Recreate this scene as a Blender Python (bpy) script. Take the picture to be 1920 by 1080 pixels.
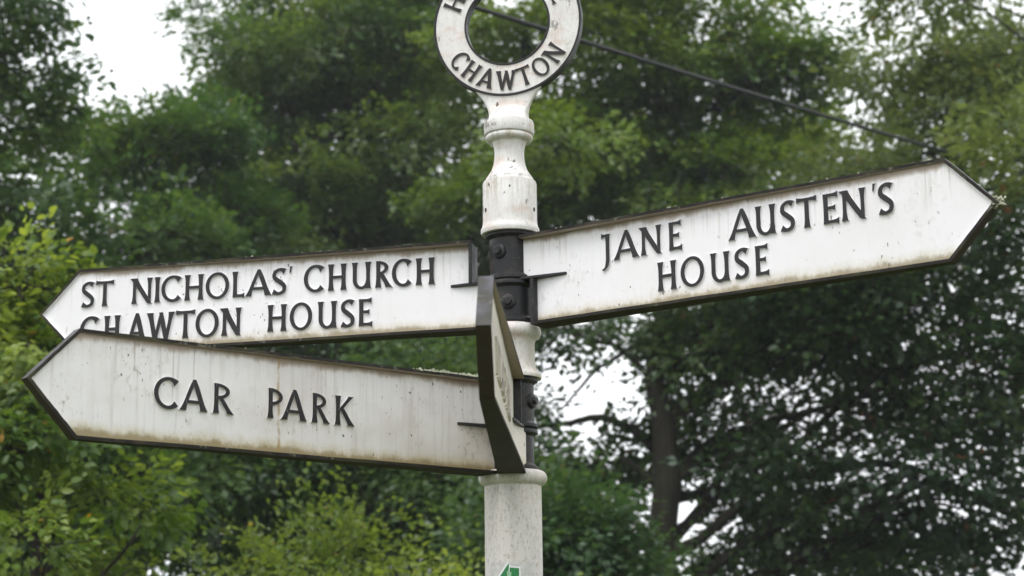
import bpy, bmesh, math, random
import numpy as np
from mathutils import Matrix, Vector, noise as mnoise
from math import radians as RAD, sin, cos, pi

for o in list(bpy.data.objects): bpy.data.objects.remove(o)
scene = bpy.context.scene
COL = scene.collection
rng = np.random.default_rng(7)
random.seed(7)

# ------------------------------------------------------------------ camera
F_PX, W_PX, H_PX = 3450.8, 1920.0, 1080.0
CAM = np.array([0.0, -3.6612, 1.6])
PITCH, YAW, ROLL = 0.220836, 0.000676, 0.011360
def _lin(v):
    x, y, z = v
    c, s = cos(YAW), sin(YAW);     x, y = c*x - s*y, s*x + c*y
    c, s = cos(PITCH), sin(PITCH); y, z = c*y + s*z, -s*y + c*z
    c, s = cos(ROLL), sin(ROLL);   x, z = c*x - s*z, s*x + c*z
    return (x, z, y)
ROT = np.array([_lin(e) for e in np.eye(3)]).T          # rows: right, up, forward
cam_d = bpy.data.cameras.new('camera')
cam_d.sensor_width = 36.0
cam_d.lens = F_PX / W_PX * 36.0
cam_d.clip_start = 0.05; cam_d.clip_end = 4000
cam_d.dof.use_dof = True
cam_d.dof.focus_distance = 3.66
cam_d.dof.aperture_fstop = 6.3
cam = bpy.data.objects.new('camera', cam_d); COL.objects.link(cam)
m = Matrix.Identity(4)
for i in range(3):
    m[i][0] = ROT[0][i]; m[i][1] = ROT[1][i]; m[i][2] = -ROT[2][i]; m[i][3] = CAM[i]
cam.matrix_world = m
scene.camera = cam
def at(u, v, dist):
    """world point seen at photograph pixel (u, v), `dist` metres ahead"""
    q = np.array([(u - 960) / F_PX, (540 - v) / F_PX, 1.0]) * dist
    return CAM + ROT.T @ q

# ------------------------------------------------------------------ sky, sun, exposure
SUN_EL, SUN_AZ = RAD(64), RAD(-150)       # azimuth from +Y clockwise: behind the camera, to the left
world = bpy.data.worlds.new('World'); scene.world = world
world.use_nodes = True
nt = world.node_tree; nt.nodes.clear()
sky = nt.nodes.new('ShaderNodeTexSky'); sky.sky_type = 'NISHITA'; sky.sun_disc = False
sky.sun_elevation = SUN_EL; sky.sun_rotation = SUN_AZ
sky.air_density = 1.0; sky.dust_density = 6.0; sky.ozone_density = 1.0; sky.altitude = 100
hs = nt.nodes.new('ShaderNodeHueSaturation'); hs.inputs['Saturation'].default_value = 0.10
bg = nt.nodes.new('ShaderNodeBackground'); bg.inputs['Strength'].default_value = 0.12
wo = nt.nodes.new('ShaderNodeOutputWorld')
cl = nt.nodes.new('ShaderNodeMix'); cl.data_type = 'RGBA'          # closed, even cloud deck in front of the clear sky
cl.inputs[0].default_value = 0.85; cl.inputs[7].default_value = (13.0, 13.3, 13.7, 1)
nt.links.new(sky.outputs[0], hs.inputs['Color']); nt.links.new(hs.outputs[0], cl.inputs[6]); nt.links.new(cl.outputs[2], bg.inputs['Color'])
nt.links.new(bg.outputs[0], wo.inputs['Surface'])
sun_d = bpy.data.lights.new('sun', 'SUN'); sun_d.energy = 1.4; sun_d.angle = RAD(24); sun_d.color = (1.0, 0.965, 0.92)
sun = bpy.data.objects.new('sun', sun_d); COL.objects.link(sun)
sdir = Vector((sin(SUN_AZ)*cos(SUN_EL), cos(SUN_AZ)*cos(SUN_EL), sin(SUN_EL)))
sun.rotation_euler = sdir.to_track_quat('Z', 'Y').to_euler()
sun.location = (-6, -12, 14)
vs = scene.view_settings
vs.view_transform = 'Standard'; vs.look = 'None'; vs.exposure = 0.15; vs.gamma = 1.0; vs.use_curve_mapping = False
scene.render.engine = 'CYCLES'
scene.cycles.use_denoising = True
scene.cycles.denoising_prefilter = 'ACCURATE'
scene.cycles.max_bounces = 6; scene.cycles.diffuse_bounces = 4; scene.cycles.transmission_bounces = 4
scene.cycles.sample_clamp_indirect = 6.0

# ------------------------------------------------------------------ small helpers
def link(o, parent=None):
    COL.objects.link(o)
    if parent is not None: o.parent = parent
    return o
def tag(o, label=None, cat=None, group=None, kind=None):
    if label: o['label'] = label
    if cat: o['category'] = cat
    if group: o['group'] = group
    if kind: o['kind'] = kind
    return o
def empty(name, loc=(0, 0, 0), parent=None):
    o = bpy.data.objects.new(name, None); o.location = loc; o.empty_display_size = 0.1
    return link(o, parent)
def mesh_obj(name, verts, faces, mats, parent=None, fmat=None, smooth=False):
    me = bpy.data.meshes.new(name); me.from_pydata([tuple(map(float, v)) for v in verts], [], faces)
    for mt in (mats if isinstance(mats, (list, tuple)) else [mats]): me.materials.append(mt)
    if fmat is not None: me.polygons.foreach_set('material_index', fmat)
    if smooth: me.polygons.foreach_set('use_smooth', [True] * len(me.polygons))
    me.validate(); me.update()
    return link(bpy.data.objects.new(name, me), parent)
def fix_normals(o):
    bm = bmesh.new(); bm.from_mesh(o.data); bmesh.ops.recalc_face_normals(bm, faces=bm.faces); bm.to_mesh(o.data); bm.free()
    return o
def bevel(o, w, seg=2):
    md = o.modifiers.new('edge', 'BEVEL'); md.width = w; md.segments = seg; md.limit_method = 'ANGLE'; md.angle_limit = RAD(35)
    return o
def auto_smooth(o, deg=35):
    bm = bmesh.new(); bm.from_mesh(o.data)
    for e in bm.edges:
        if len(e.link_faces) == 2: e.smooth = e.calc_face_angle(0) < RAD(deg)
    for f in bm.faces: f.smooth = True
    bm.to_mesh(o.data); bm.free()
    return o
def lathe(name, prof, mats, parent, seg=72, fmat=None, closed_ends=True):
    """prof: list of (radius, z) from bottom to top"""
    V, Fc, M = [], [], []
    for r, z in prof:
        for k in range(seg):
            a = 2*pi*k/seg; V.append((r*cos(a), r*sin(a), z))
    for i in range(len(prof)-1):
        for k in range(seg):
            Fc.append((i*seg+k, i*seg+(k+1) % seg, (i+1)*seg+(k+1) % seg, (i+1)*seg+k)); M.append(fmat[i] if fmat else 0)
    if closed_ends:
        Fc.append(tuple(range(seg))[::-1]); M.append(fmat[0] if fmat else 0)
        n = (len(prof)-1)*seg; Fc.append(tuple(range(n, n+seg))); M.append(fmat[-1] if fmat else 0)
    return auto_smooth(mesh_obj(name, V, Fc, mats, parent, M), 32)

# ------------------------------------------------------------------ materials
class NB:
    def __init__(s, name):
        s.m = bpy.data.materials.new(name); s.m.use_nodes = True
        s.t = s.m.node_tree; s.t.nodes.clear()
        s.out = s.t.nodes.new('ShaderNodeOutputMaterial')
    def n(s, typ, **kw):
        x = s.t.nodes.new(typ)
        for k, v in kw.items(): setattr(x, k, v)
        return x
    def set(s, sock, v):
        if hasattr(v, 'is_output') or isinstance(v, bpy.types.NodeSocket): s.t.links.new(v, sock)
        else: sock.default_value = v
    def coord(s, kind='Object'): return s.n('ShaderNodeTexCoord').outputs[kind]
    def mapping(s, vec, scale=(1, 1, 1), loc=(0, 0, 0)):
        x = s.n('ShaderNodeMapping'); s.set(x.inputs['Vector'], vec); x.inputs['Scale'].default_value = scale; x.inputs['Location'].default_value = loc
        return x.outputs[0]
    def noise(s, vec, scale, detail=4, rough=0.6, dist=0.0):
        x = s.n('ShaderNodeTexNoise'); s.set(x.inputs['Vector'], vec)
        x.inputs['Scale'].default_value = scale; x.inputs['Detail'].default_value = detail; x.inputs['Roughness'].default_value = rough; x.inputs['Distortion'].default_value = dist
        return x.outputs['Fac']
    def voro(s, vec, scale, feature='F1'):
        x = s.n('ShaderNodeTexVoronoi', feature=feature); s.set(x.inputs['Vector'], vec); x.inputs['Scale'].default_value = scale
        return x.outputs['Distance']
    def ramp(s, v, lo, hi, a=0.0, b=1.0):
        x = s.n('ShaderNodeMapRange', interpolation_type='SMOOTHSTEP'); s.set(x.inputs[0], v)
        x.inputs[1].default_value = lo; x.inputs[2].default_value = hi; x.inputs[3].default_value = a; x.inputs[4].default_value = b
        return x.outputs[0]
    def math(s, op, a, b=0.0, c=None):
        x = s.n('ShaderNodeMath', operation=op); s.set(x.inputs[0], a); s.set(x.inputs[1], b)
        if c is not None: s.set(x.inputs[2], c)
        return x.outputs[0]
    def mix(s, f, a, b):
        x = s.n('ShaderNodeMix', data_type='RGBA')
        s.set(x.inputs[0], f); s.set(x.inputs[6], a); s.set(x.inputs[7], b)
        return x.outputs[2]
    def sep(s, vec):
        x = s.n('ShaderNodeSeparateXYZ'); s.set(x.inputs[0], vec); return x.outputs
    def bump(s, h, strength=0.3, dist=0.002):
        x = s.n('ShaderNodeBump'); s.set(x.inputs['Height'], h); x.inputs['Strength'].default_value = strength; x.inputs['Distance'].default_value = dist
        return x.outputs[0]
    def principled(s, col, rough, normal=None, spec=0.5):
        x = s.n('ShaderNodeBsdfPrincipled'); s.set(x.inputs['Base Color'], col); s.set(x.inputs['Roughness'], rough)
        s.set(x.inputs['Specular IOR Level'], spec)
        if normal is not None: s.set(x.inputs['Normal'], normal)
        s.t.links.new(x.outputs[0], s.out.inputs[0]); return s.m
def rgb(r, g, b): return (r, g, b, 1.0)

ARM_H = 0.188
def mat_panel(name, base, grime, seed, streak=0.5, rust_x=None):
    """white enamel of a finger board; object x runs along the board, z is 0 at the top edge and -ARM_H at the bottom"""
    b = NB(name); co = b.coord(); sx = b.sep(co)
    off = b.mapping(co, (1, 1, 1), (seed, seed*0.37, seed*1.7))
    col = base
    cloud = b.noise(off, 5.0, 5, 0.65)
    col = b.mix(b.ramp(cloud, 0.42, 0.75, 0, 0.55*grime), col, rgb(0.54, 0.49, 0.45))
    # rain streaks, stretched down the board
    st = b.noise(b.mapping(off, (85, 1, 3.5)), 1.0, 5, 0.7)
    col = b.mix(b.ramp(st, 0.50, 0.76, 0, 0.42*streak), col, rgb(0.47, 0.44, 0.41))
    st2 = b.noise(b.mapping(off, (22, 1, 1.2)), 1.0, 3, 0.6)
    col = b.mix(b.ramp(st2, 0.58, 0.74, 0, 0.38*streak), col, rgb(0.50, 0.46, 0.42))
    # algae along the lower edge, ragged
    edge = b.math('ADD', sx[2], ARM_H)
    ragged = b.noise(b.mapping(off, (26, 1, 18)), 1.0, 8, 0.78)
    lim = b.math('MULTIPLY', ragged, 0.046)
    f = b.math('SUBTRACT', lim, edge)
    col = b.mix(b.ramp(f, -0.014, 0.016, 0, 0.75*(0.6+0.4*grime)), col, rgb(0.45, 0.39, 0.20))
    f2 = b.math('SUBTRACT', b.math('MULTIPLY', ragged, 0.036), edge)
    col = b.mix(b.ramp(f2, -0.004, 0.008, 0, 0.7), col, rgb(0.20, 0.15, 0.07))
    # brown line below the top rim, covering the rim's inner face too
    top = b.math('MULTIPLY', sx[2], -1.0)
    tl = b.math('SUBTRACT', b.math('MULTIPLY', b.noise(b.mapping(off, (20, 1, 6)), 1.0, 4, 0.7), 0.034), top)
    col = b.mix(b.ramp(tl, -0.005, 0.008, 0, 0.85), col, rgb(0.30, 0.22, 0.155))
    # thin runs of dirt starting at the top edge
    run = b.noise(b.mapping(off, (120, 1, 2.0)), 1.0, 4, 0.6)
    fade = b.ramp(b.math('SUBTRACT', b.math('MULTIPLY', b.noise(b.mapping(off, (30, 1, 0.2)), 1.0, 2, 0.5), 0.16), top), -0.02, 0.05)
    col = b.mix(b.math('MULTIPLY', b.math('MULTIPLY', b.ramp(run, 0.54, 0.74), fade), 0.30+0.30*grime), col, rgb(0.27, 0.22, 0.17))
    # mottled mould
    mo = b.noise(b.mapping(off, (1, 1, 0.6)), 75.0, 4, 0.75)
    mk2 = b.ramp(b.noise(b.mapping(off, (1, 1, 1), (2, 3, 4)), 6.5, 3, 0.6), 0.44, 0.66)
    col = b.mix(b.math('MULTIPLY', b.math('MULTIPLY', b.ramp(mo, 0.52, 0.68), mk2), 0.12+0.50*grime), col, rgb(0.33, 0.30, 0.24))
    # specks of chipped paint
    sp = b.noise(b.mapping(off, (1, 1, 0.55)), 150.0, 2, 0.5)
    msk = b.ramp(b.noise(off, 9.0, 3, 0.6), 0.45, 0.62)
    col = b.mix(b.math('MULTIPLY', b.ramp(sp, 0.69, 0.73), msk), col, rgb(0.16, 0.13, 0.11))
    if rust_x is not None:
        wob = b.math('MULTIPLY', b.math('SUBTRACT', b.noise(b.mapping(off, (2, 1, 28)), 1.0, 3, 0.6), 0.5), 0.016)
        dx = b.math('ABSOLUTE', b.math('ADD', b.math('SUBTRACT', sx[0], rust_x), wob))
        patch = b.ramp(b.noise(b.mapping(off, (4, 1, 30)), 1.0, 3, 0.6), 0.36, 0.56)
        col = b.mix(b.math('MULTIPLY', b.ramp(dx, 0.0045, 0.0008), b.math('MULTIPLY', patch, 0.75)), col, rgb(0.34, 0.24, 0.10))
    h = b.noise(off, 60.0, 4, 0.6)
    return b.principled(col, 0.42, b.bump(h, 0.12, 0.0015), 0.35)
def mat_post(name='white_post_paint', whole=True):
    b = NB(name); co = b.coord(); sx = b.sep(co)
    col = b.mix(b.ramp(b.noise(co, 7.0, 5, 0.65), 0.35, 0.72), rgb(0.77, 0.755, 0.75), rgb(0.66, 0.635, 0.615))
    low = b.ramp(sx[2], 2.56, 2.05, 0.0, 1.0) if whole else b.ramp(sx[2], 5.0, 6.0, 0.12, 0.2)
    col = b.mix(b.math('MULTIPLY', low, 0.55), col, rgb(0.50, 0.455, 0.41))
    geo = b.n('ShaderNodeNewGeometry'); n = b.sep(geo.outputs['Normal'])
    # pinkish undercoat where the paint has worn thin
    pk = b.noise(b.mapping(co, (1, 1, 2.2), (3, 1, 2)), 13.0, 4, 0.6)
    col = b.mix(b.ramp(pk, 0.50, 0.70, 0, 0.50), col, rgb(0.58, 0.40, 0.32))
    st = b.noise(b.mapping(co, (60, 60, 4.5)), 1.0, 4, 0.7)
    col = b.mix(b.ramp(st, 0.50, 0.76, 0, 0.42), col, rgb(0.38, 0.35, 0.30))
    # green-grey algae on the weather side
    al = b.math('MULTIPLY', b.ramp(n[0], 0.2, 1.0), b.ramp(b.noise(b.mapping(co, (9, 9, 4)), 1.0, 5, 0.7), 0.40, 0.66, 0, 0.75))
    col = b.mix(al, col, rgb(0.33, 0.29, 0.17))
    fine = b.noise(b.mapping(co, (1, 1, 0.5)), 190.0, 3, 0.7)
    col = b.mix(b.math('MULTIPLY', b.ramp(fine, 0.50, 0.68), b.ramp(low, 0, 1, 0.22, 0.62)), col, rgb(0.30, 0.26, 0.22))
    # chips in dark patches, mostly on the upper castings
    up = b.ramp(sx[2], 2.50, 2.60, 0.25, 1.0) if whole else 0.55
    ch = b.noise(b.mapping(co, (1, 1, 0.7)), 62.0, 3, 0.6)
    mk = b.ramp(b.noise(co, 15.0, 2, 0.5), 0.50, 0.60)
    col = b.mix(b.math('MULTIPLY', b.math('MULTIPLY', b.ramp(ch, 0.60, 0.66), mk), up), col, rgb(0.10, 0.085, 0.06))
    if whole:      # black mould that sits on the ledges of the castings
        mould = b.noise(b.mapping(co, (30, 30, 22)), 1.0, 5, 0.75)
        for zc, hw, thr in ((2.6470, 0.008, 0.50), (2.7640, 0.013, 0.55), (2.545, 0.006, 0.60), (2.803, 0.018, 0.62), (2.036, 0.010, 0.62), (2.320, 0.010, 0.62), (2.243, 0.008, 0.58)):
            band = b.ramp(b.math('ABSOLUTE', b.math('SUBTRACT', sx[2], zc)), hw, hw*0.3)
            col = b.mix(b.math('MULTIPLY', b.math('MULTIPLY', band, b.ramp(mould, thr-0.05, thr+0.10)), 0.8), col, rgb(0.13, 0.105, 0.07))
        drip = b.noise(b.mapping(co, (75, 75, 3)), 1.0, 3, 0.6)
        for zc in (2.640, 2.745, 2.018):
            below = b.math('SUBTRACT', zc, sx[2])
            m_ = b.math('MULTIPLY', b.ramp(below, 0.075, 0.0), b.ramp(below, -0.003, 0.001))
            col = b.mix(b.math('MULTIPLY', b.math('MULTIPLY', m_, b.ramp(drip, 0.50, 0.70)), 0.55), col, rgb(0.28, 0.235, 0.15))
    return b.principled(col, 0.45, b.bump(b.noise(co, 55.0, 5, 0.65), 0.30, 0.003), 0.35)
def mat_black(name, worn=0.4, base=(0.018, 0.018, 0.020), dirt=(0.13, 0.115, 0.09)):
    b = NB(name); co = b.coord()
    f = b.noise(co, 22.0, 6, 0.7)
    col = b.mix(b.ramp(f, 0.48, 0.72, 0, worn), rgb(*base), rgb(*dirt))
    f2 = b.noise(co, 120.0, 3, 0.6)
    col = b.mix(b.ramp(f2, 0.64, 0.72, 0, worn*0.8), col, rgb(0.30, 0.29, 0.25))
    return b.principled(col, b.ramp(f, 0.3, 0.7, 0.32, 0.6), b.bump(f2, 0.3, 0.0015), 0.28)
def mat_rim(name):
    """black edge of the boards; lichen and rust have eaten into it, sky sheen is painted on upward faces, undersides go darker brown"""
    b = NB(name); co = b.coord(); geo = b.n('ShaderNodeNewGeometry'); n = b.sep(geo.outputs['Normal'])
    f = b.noise(co, 14.0, 6, 0.7)
    col = b.mix(b.ramp(f, 0.45, 0.70, 0, 0.7), rgb(0.022, 0.020, 0.019), rgb(0.072, 0.060, 0.046))
    li = b.noise(b.mapping(co, (1, 1, 1), (5, 2, 1)), 34.0, 4, 0.7)
    col = b.mix(b.ramp(li, 0.60, 0.68, 0, 0.6), col, rgb(0.20, 0.20, 0.155))
    gr = b.noise(b.mapping(co, (1, 1, 1), (8, 4, 1)), 9.0, 4, 0.6)
    col = b.mix(b.ramp(gr, 0.52, 0.70, 0, 0.5), col, rgb(0.07, 0.072, 0.035))
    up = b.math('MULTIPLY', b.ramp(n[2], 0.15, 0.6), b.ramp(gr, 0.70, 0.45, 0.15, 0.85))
    col = b.mix(up, col, rgb(0.13, 0.13, 0.145))  # grey stands in for sky reflected on upward faces
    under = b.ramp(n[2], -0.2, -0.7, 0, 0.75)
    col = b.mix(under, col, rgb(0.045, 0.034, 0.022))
    return b.principled(col, 0.72, b.bump(f, 0.5, 0.003), 0.15)
def mat_flat(name, c, rough=0.6, var=0.15, scale=30):
    b = NB(name); f = b.noise(b.coord(), scale, 4, 0.6)
    col = b.mix(b.ramp(f, 0.3, 0.7), rgb(*c), rgb(*[x*(1-var) for x in c]))
    return b.principled(col, rough, b.bump(f, 0.2, 0.002), 0.3)
def mat_bark(name, c=(0.030, 0.026, 0.020)):
    b = NB(name); co = b.coord()
    f = b.noise(b.mapping(co, (9, 9, 1.6)), 1.0, 6, 0.7)
    col = b.mix(b.ramp(f, 0.35, 0.7), rgb(*[x*0.55 for x in c]), rgb(*[x*1.4 for x in c]))
    g = b.noise(co, 1.7, 4, 0.6)
    col = b.mix(b.ramp(g, 0.48, 0.66, 0, 0.6), col, rgb(0.035, 0.048, 0.020))
    return b.principled(col, 0.85, b.bump(f, 0.8, 0.03), 0.2)
def mat_leaf(name, dark, light, warm, warm_amt=0.06, gloss=0.03, trans=0.50):
    """leaf colour varies leaf by leaf ('tint') and slowly through the crown"""
    b = NB(name); at_ = b.n('ShaderNodeAttribute', attribute_name='tint'); t = at_.outputs['Fac']
    slow = b.noise(b.coord(), 0.55, 3, 0.5)
    f = b.math('ADD', b.math('MULTIPLY', t, 0.62), b.math('MULTIPLY', b.ramp(slow, 0.3, 0.7), 0.42))
    col = b.mix(b.ramp(f, 0.1, 0.95), rgb(*dark), rgb(*light))
    w = b.math('MULTIPLY', b.ramp(t, 1.0-warm_amt, 1.0-warm_amt*0.6), 0.8)
    col = b.mix(w, col, rgb(*warm))
    di = b.n('ShaderNodeBsdfDiffuse'); b.set(di.inputs[0], col)
    tr = b.n('ShaderNodeBsdfTranslucent')
    hsv = b.n('ShaderNodeHueSaturation'); b.set(hsv.inputs['Color'], col); hsv.inputs['Hue'].default_value = 0.485; hsv.inputs['Value'].default_value = 1.25; hsv.inputs['Saturation'].default_value = 1.1
    b.set(tr.inputs[0], hsv.outputs[0])
    gl = b.n('ShaderNodeBsdfGlossy'); gl.inputs['Roughness'].default_value = 0.38; gl.inputs['Color'].default_value = (0.9, 0.95, 1, 1)
    m1 = b.n('ShaderNodeMixShader'); m1.inputs[0].default_value = trans; b.set(m1.inputs[1], di.outputs[0]); b.set(m1.inputs[2], tr.outputs[0])
    m2 = b.n('ShaderNodeMixShader'); m2.inputs[0].default_value = gloss; b.set(m2.inputs[1], m1.outputs[0]); b.set(m2.inputs[2], gl.outputs[0])
    b.t.links.new(m2.outputs[0], b.out.inputs[0])
    return b.m

M_POST = mat_post()
M_BLACK = mat_black('black_gloss_paint', 0.35)
M_LETTER = mat_black('black_letter_paint', 0.10, (0.022, 0.021, 0.023), (0.07, 0.062, 0.06))
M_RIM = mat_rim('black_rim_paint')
M_LICHEN = mat_flat('lichen', (0.40, 0.41, 0.30), 0.95, 0.5, 60)
M_BARK = mat_bark('bark')
M_CABLE = mat_flat('cable_sheath', (0.022, 0.023, 0.025), 0.55, 0.3, 20)

# ------------------------------------------------------------------ ground
def build_ground():
    b = NB('grass_verge'); co = b.coord()
    f = b.noise(co, 0.6, 6, 0.65); g = b.noise(co, 9.0, 5, 0.7)
    col = b.mix(b.ramp(f, 0.35, 0.68), rgb(0.045, 0.075, 0.020), rgb(0.10, 0.115, 0.040))
    col = b.mix(b.ramp(g, 0.5, 0.75, 0, 0.5), col, rgb(0.09, 0.075, 0.045))
    mt = b.principled(col, 0.95, b.bump(g, 0.8, 0.05), 0.2)
    N, S = 40, 1500.0
    xs = np.sign(np.linspace(-1, 1, N+1)) * np.abs(np.linspace(-1, 1, N+1))**3 * S
    V = [(x, y, 0.0) for y in xs for x in xs]
    Fc = [(j*(N+1)+i, j*(N+1)+i+1, (j+1)*(N+1)+i+1, (j+1)*(N+1)+i) for j in range(N) for i in range(N)]
    tag(mesh_obj('ground', V, Fc, mt), 'rough grass verge under the signpost and trees', None, None, 'structure')
build_ground()

# ------------------------------------------------------------------ letters
ST, TH = 0.176, 0.124            # stem and hairline width, in cap heights
def _bar(p0, p1, w0, axis, flare=(0.5, 0.5), n=8, w1=None):
    """straight stroke with waisted, flaring ends; axis 'x' cuts the ends level, axis 'y' cuts them upright"""
    out = []
    for i in range(n+1):
        t = i/n; x = p0[0]+(p1[0]-p0[0])*t; y = p0[1]+(p1[1]-p0[1])*t
        w = w0 if w1 is None else w0+(w1-w0)*t
        fl = flare[0]*max(0, 1-t*2.6)**2.2 + flare[1]*max(0, 1-(1-t)*2.6)**2.2
        h = 0.5*w*(1+fl)
        out.append(((x-h, y), (x+h, y)) if axis == 'x' else ((x, y-h), (x, y+h)))
    return out
def _arc(cx, cy, rx, ry, a0, a1, wv, wh, n=30, end=(0, 0)):
    """curved stroke on an ellipse (outer radii rx, ry); wv = thickness at the sides, wh at top and bottom"""
    out = []
    for i in range(n+1):
        t = i/n; a = RAD(a0+(a1-a0)*t)
        fl = end[0]*max(0, 1-t*7)**1.5 + end[1]*max(0, 1-(1-t)*7)**1.5
        k = fl*0.5
        out.append((((rx-wv-k*0.4*wv)*cos(a)+cx, (ry-wh-k*wh)*sin(a)+cy), ((rx+k*0.15*wv)*cos(a)+cx, (ry+k*0.5*wh)*sin(a)+cy)))
    return out
def _path(pts, ws):
    """thick smooth curve through pts"""
    P = np.array(pts, float); n = len(P); T = np.arange(n); tt = np.linspace(0, n-1, 8*n)
    def cr(A):
        R = []
        for t in tt:
            i = min(int(t), n-2); f = t-i
            p0, p1, p2, p3 = A[max(i-1, 0)], A[i], A[i+1], A[min(i+2, n-1)]
            R.append(0.5*((2*p1)+(-p0+p2)*f+(2*p0-5*p1+4*p2-p3)*f*f+(-p0+3*p1-3*p2+p3)*f**3))
        return np.array(R)
    C = cr(P); Wd = np.interp(tt, T, ws); D = np.gradient(C, axis=0); D /= np.linalg.norm(D, axis=1)[:, None]
    Nn = np.stack([-D[:, 1], D[:, 0]], 1)
    return [(tuple(C[i]-Nn[i]*Wd[i]/2), tuple(C[i]+Nn[i]*Wd[i]/2)) for i in range(len(C))]
def glyph(ch, w):
    e = ST*0.70                                        # stem centre inset
    if ch == 'I': return [_bar((w/2, 0), (w/2, 1), ST, 'x')]
    if ch == 'H': return [_bar((e, 0), (e, 1), ST, 'x'), _bar((w-e, 0), (w-e, 1), ST, 'x'), _bar((e, .50), (w-e, .50), TH, 'y', (0, 0))]
    if ch == 'A': return [_bar((ST*.45, 0), (w*.5-.01, 1.0), ST*.92, 'x', (.7, -.3)), _bar((w-ST*.62, 0), (w*.5, 1.03), ST*1.18, 'x', (.45, -.35)), _bar((w*.22, .29), (w*.79, .29), TH*.95, 'y', (0, 0))]
    if ch == 'N': return [_bar((e, 0), (e, 1), ST*.82, 'x', (.8, .1)), _bar((w-e, 0), (w-e, 1), ST*.82, 'x', (0, .8)), _bar((e*.75, 1), (w-e*1.0, 0), ST*1.35, 'x', (.45, -.2))]
    if ch == 'M': return [_bar((e*.8, 0), (w*.17, 1), ST*.8, 'x', (.7, 0)), _bar((w-e*.8, 0), (w*.83, 1), ST, 'x', (.5, 0)), _bar((w*.17, 1), (w*.5, .1), ST*1.1, 'x', (.2, -.2)), _bar((w*.83, 1), (w*.5, .1), ST*.85, 'x', (.2, -.2))]
    if ch == 'W': return [_bar((w*.07, 1), (w*.29, -.02), ST*1.1, 'x', (.5, -.1)), _bar((w*.52, 1.0), (w*.29, -.02), ST*.85, 'x', (-.2, 0)), _bar((w*.50, 1.0), (w*.72, -.02), ST*1.1, 'x', (-.2, -.1)), _bar((w*.93, 1), (w*.72, -.02), ST*.9, 'x', (.7, 0))]
    if ch == 'V': return [_bar((w*.11, 1), (w*.5, -.02), ST*1.15, 'x', (.45, -.1)), _bar((w*.90, 1), (w*.5, -.02), ST*.85, 'x', (.7, 0))]
    if ch == 'T': return [_bar((w/2, 0), (w/2, 1), ST, 'x', (.5, 0)), _bar((0, .945), (w, .945), TH*.92, 'y', (.75, .75))]
    if ch == 'L': return [_bar((e, 0), (e, 1), ST, 'x', (0.2, .5)), _bar((e*.4, .058), (w, .058), TH*.95, 'y', (0, 1.0))]
    if ch == 'E': return [_bar((e, 0), (e, 1), ST, 'x', (.2, .2)), _bar((e*.4, .058), (w, .065), TH*.95, 'y', (0, 1.1)), _bar((e, .52), (w*.80, .52), TH*.95, 'y', (0, .9)), _bar((e*.4, .94), (w*.95, .94), TH*.95, 'y', (0, 1.0))]
    if ch == 'O': return [_arc(w/2, .5, w/2, .53, 0, 360, ST*.98, TH*.98, 48)]
    if ch == 'G': return [_arc(w*.54, .5, w*.54, .53, 48, 330, ST, TH, 34, (1.1, 0)), _bar((w-e, .06), (w-e, .47), ST, 'x', (0, .5))]
    if ch == 'C': return [_arc(w*.58, .5, w*.58, .53, 46, 314, ST, TH, 34, (1.6, 1.2))]
    if ch == 'S': return [_path([(w*.90, .885), (w*.56, .965), (w*.20, .86), (w*.17, .66), (w*.50, .50), (w*.83, .33), (w*.80, .12), (w*.44, .035), (w*.06, .115)], [ST*1.35, TH, ST*.88, ST, ST*1.1, ST, ST*.9, TH, ST*1.35])]
    if ch == 'U':
        r = min(.36, w*.5)
        return [_bar((e, .30), (e, 1), ST, 'x', (0, .5)), _arc(w*.5, .36, w*.5-e+ST*.5, .39, 180, 352, ST, TH, 22), _bar((w-e, 0), (w-e, 1), ST*.95, 'x', (.5, .6))]
    if ch == 'J': return [_bar((w-e, -.02), (w-e, 1), ST, 'x', (0, .3)), _bar((w*.05, .94), (w-e*.4, .94), TH*.9, 'y', (1.0, 0)), _path([(w-e, .04), (w-e*1.25, -.11), (w*.42, -.235), (w*.12, -.29)], [ST, ST*.95, TH*.8, TH*.55])]
    if ch == 'P': return [_bar((e, 0), (e, 1), ST, 'x', (.5, .1)), _arc(e, .715, w-e, .285, 90, -90, ST*.95, TH*.9, 20)]
    if ch == 'R': return [_bar((e, 0), (e, 1), ST, 'x', (.5, .1)), _arc(e, .735, w*.88-e, .265, 90, -90, ST*.95, TH*.9, 20), _bar((w*.40, .52), (w-ST*.35, 0), ST*1.15, 'x', (-.1, .45))]
    if ch == 'K': return [_bar((e, 0), (e, 1), ST, 'x', (.5, .5)), _bar((w*.87, 1), (w*.24, .48), ST*.95, 'x', (.45, -.2)), _bar((w*.36, .58), (w-ST*.5, 0), ST*1.25, 'x', (-.1, .45))]
    if ch == "'": return [_bar((w*.35, .80), (w*.62, 1.06), w*.55, 'x', (-.5, .5), 4)]
    raise KeyError(ch)
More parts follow.
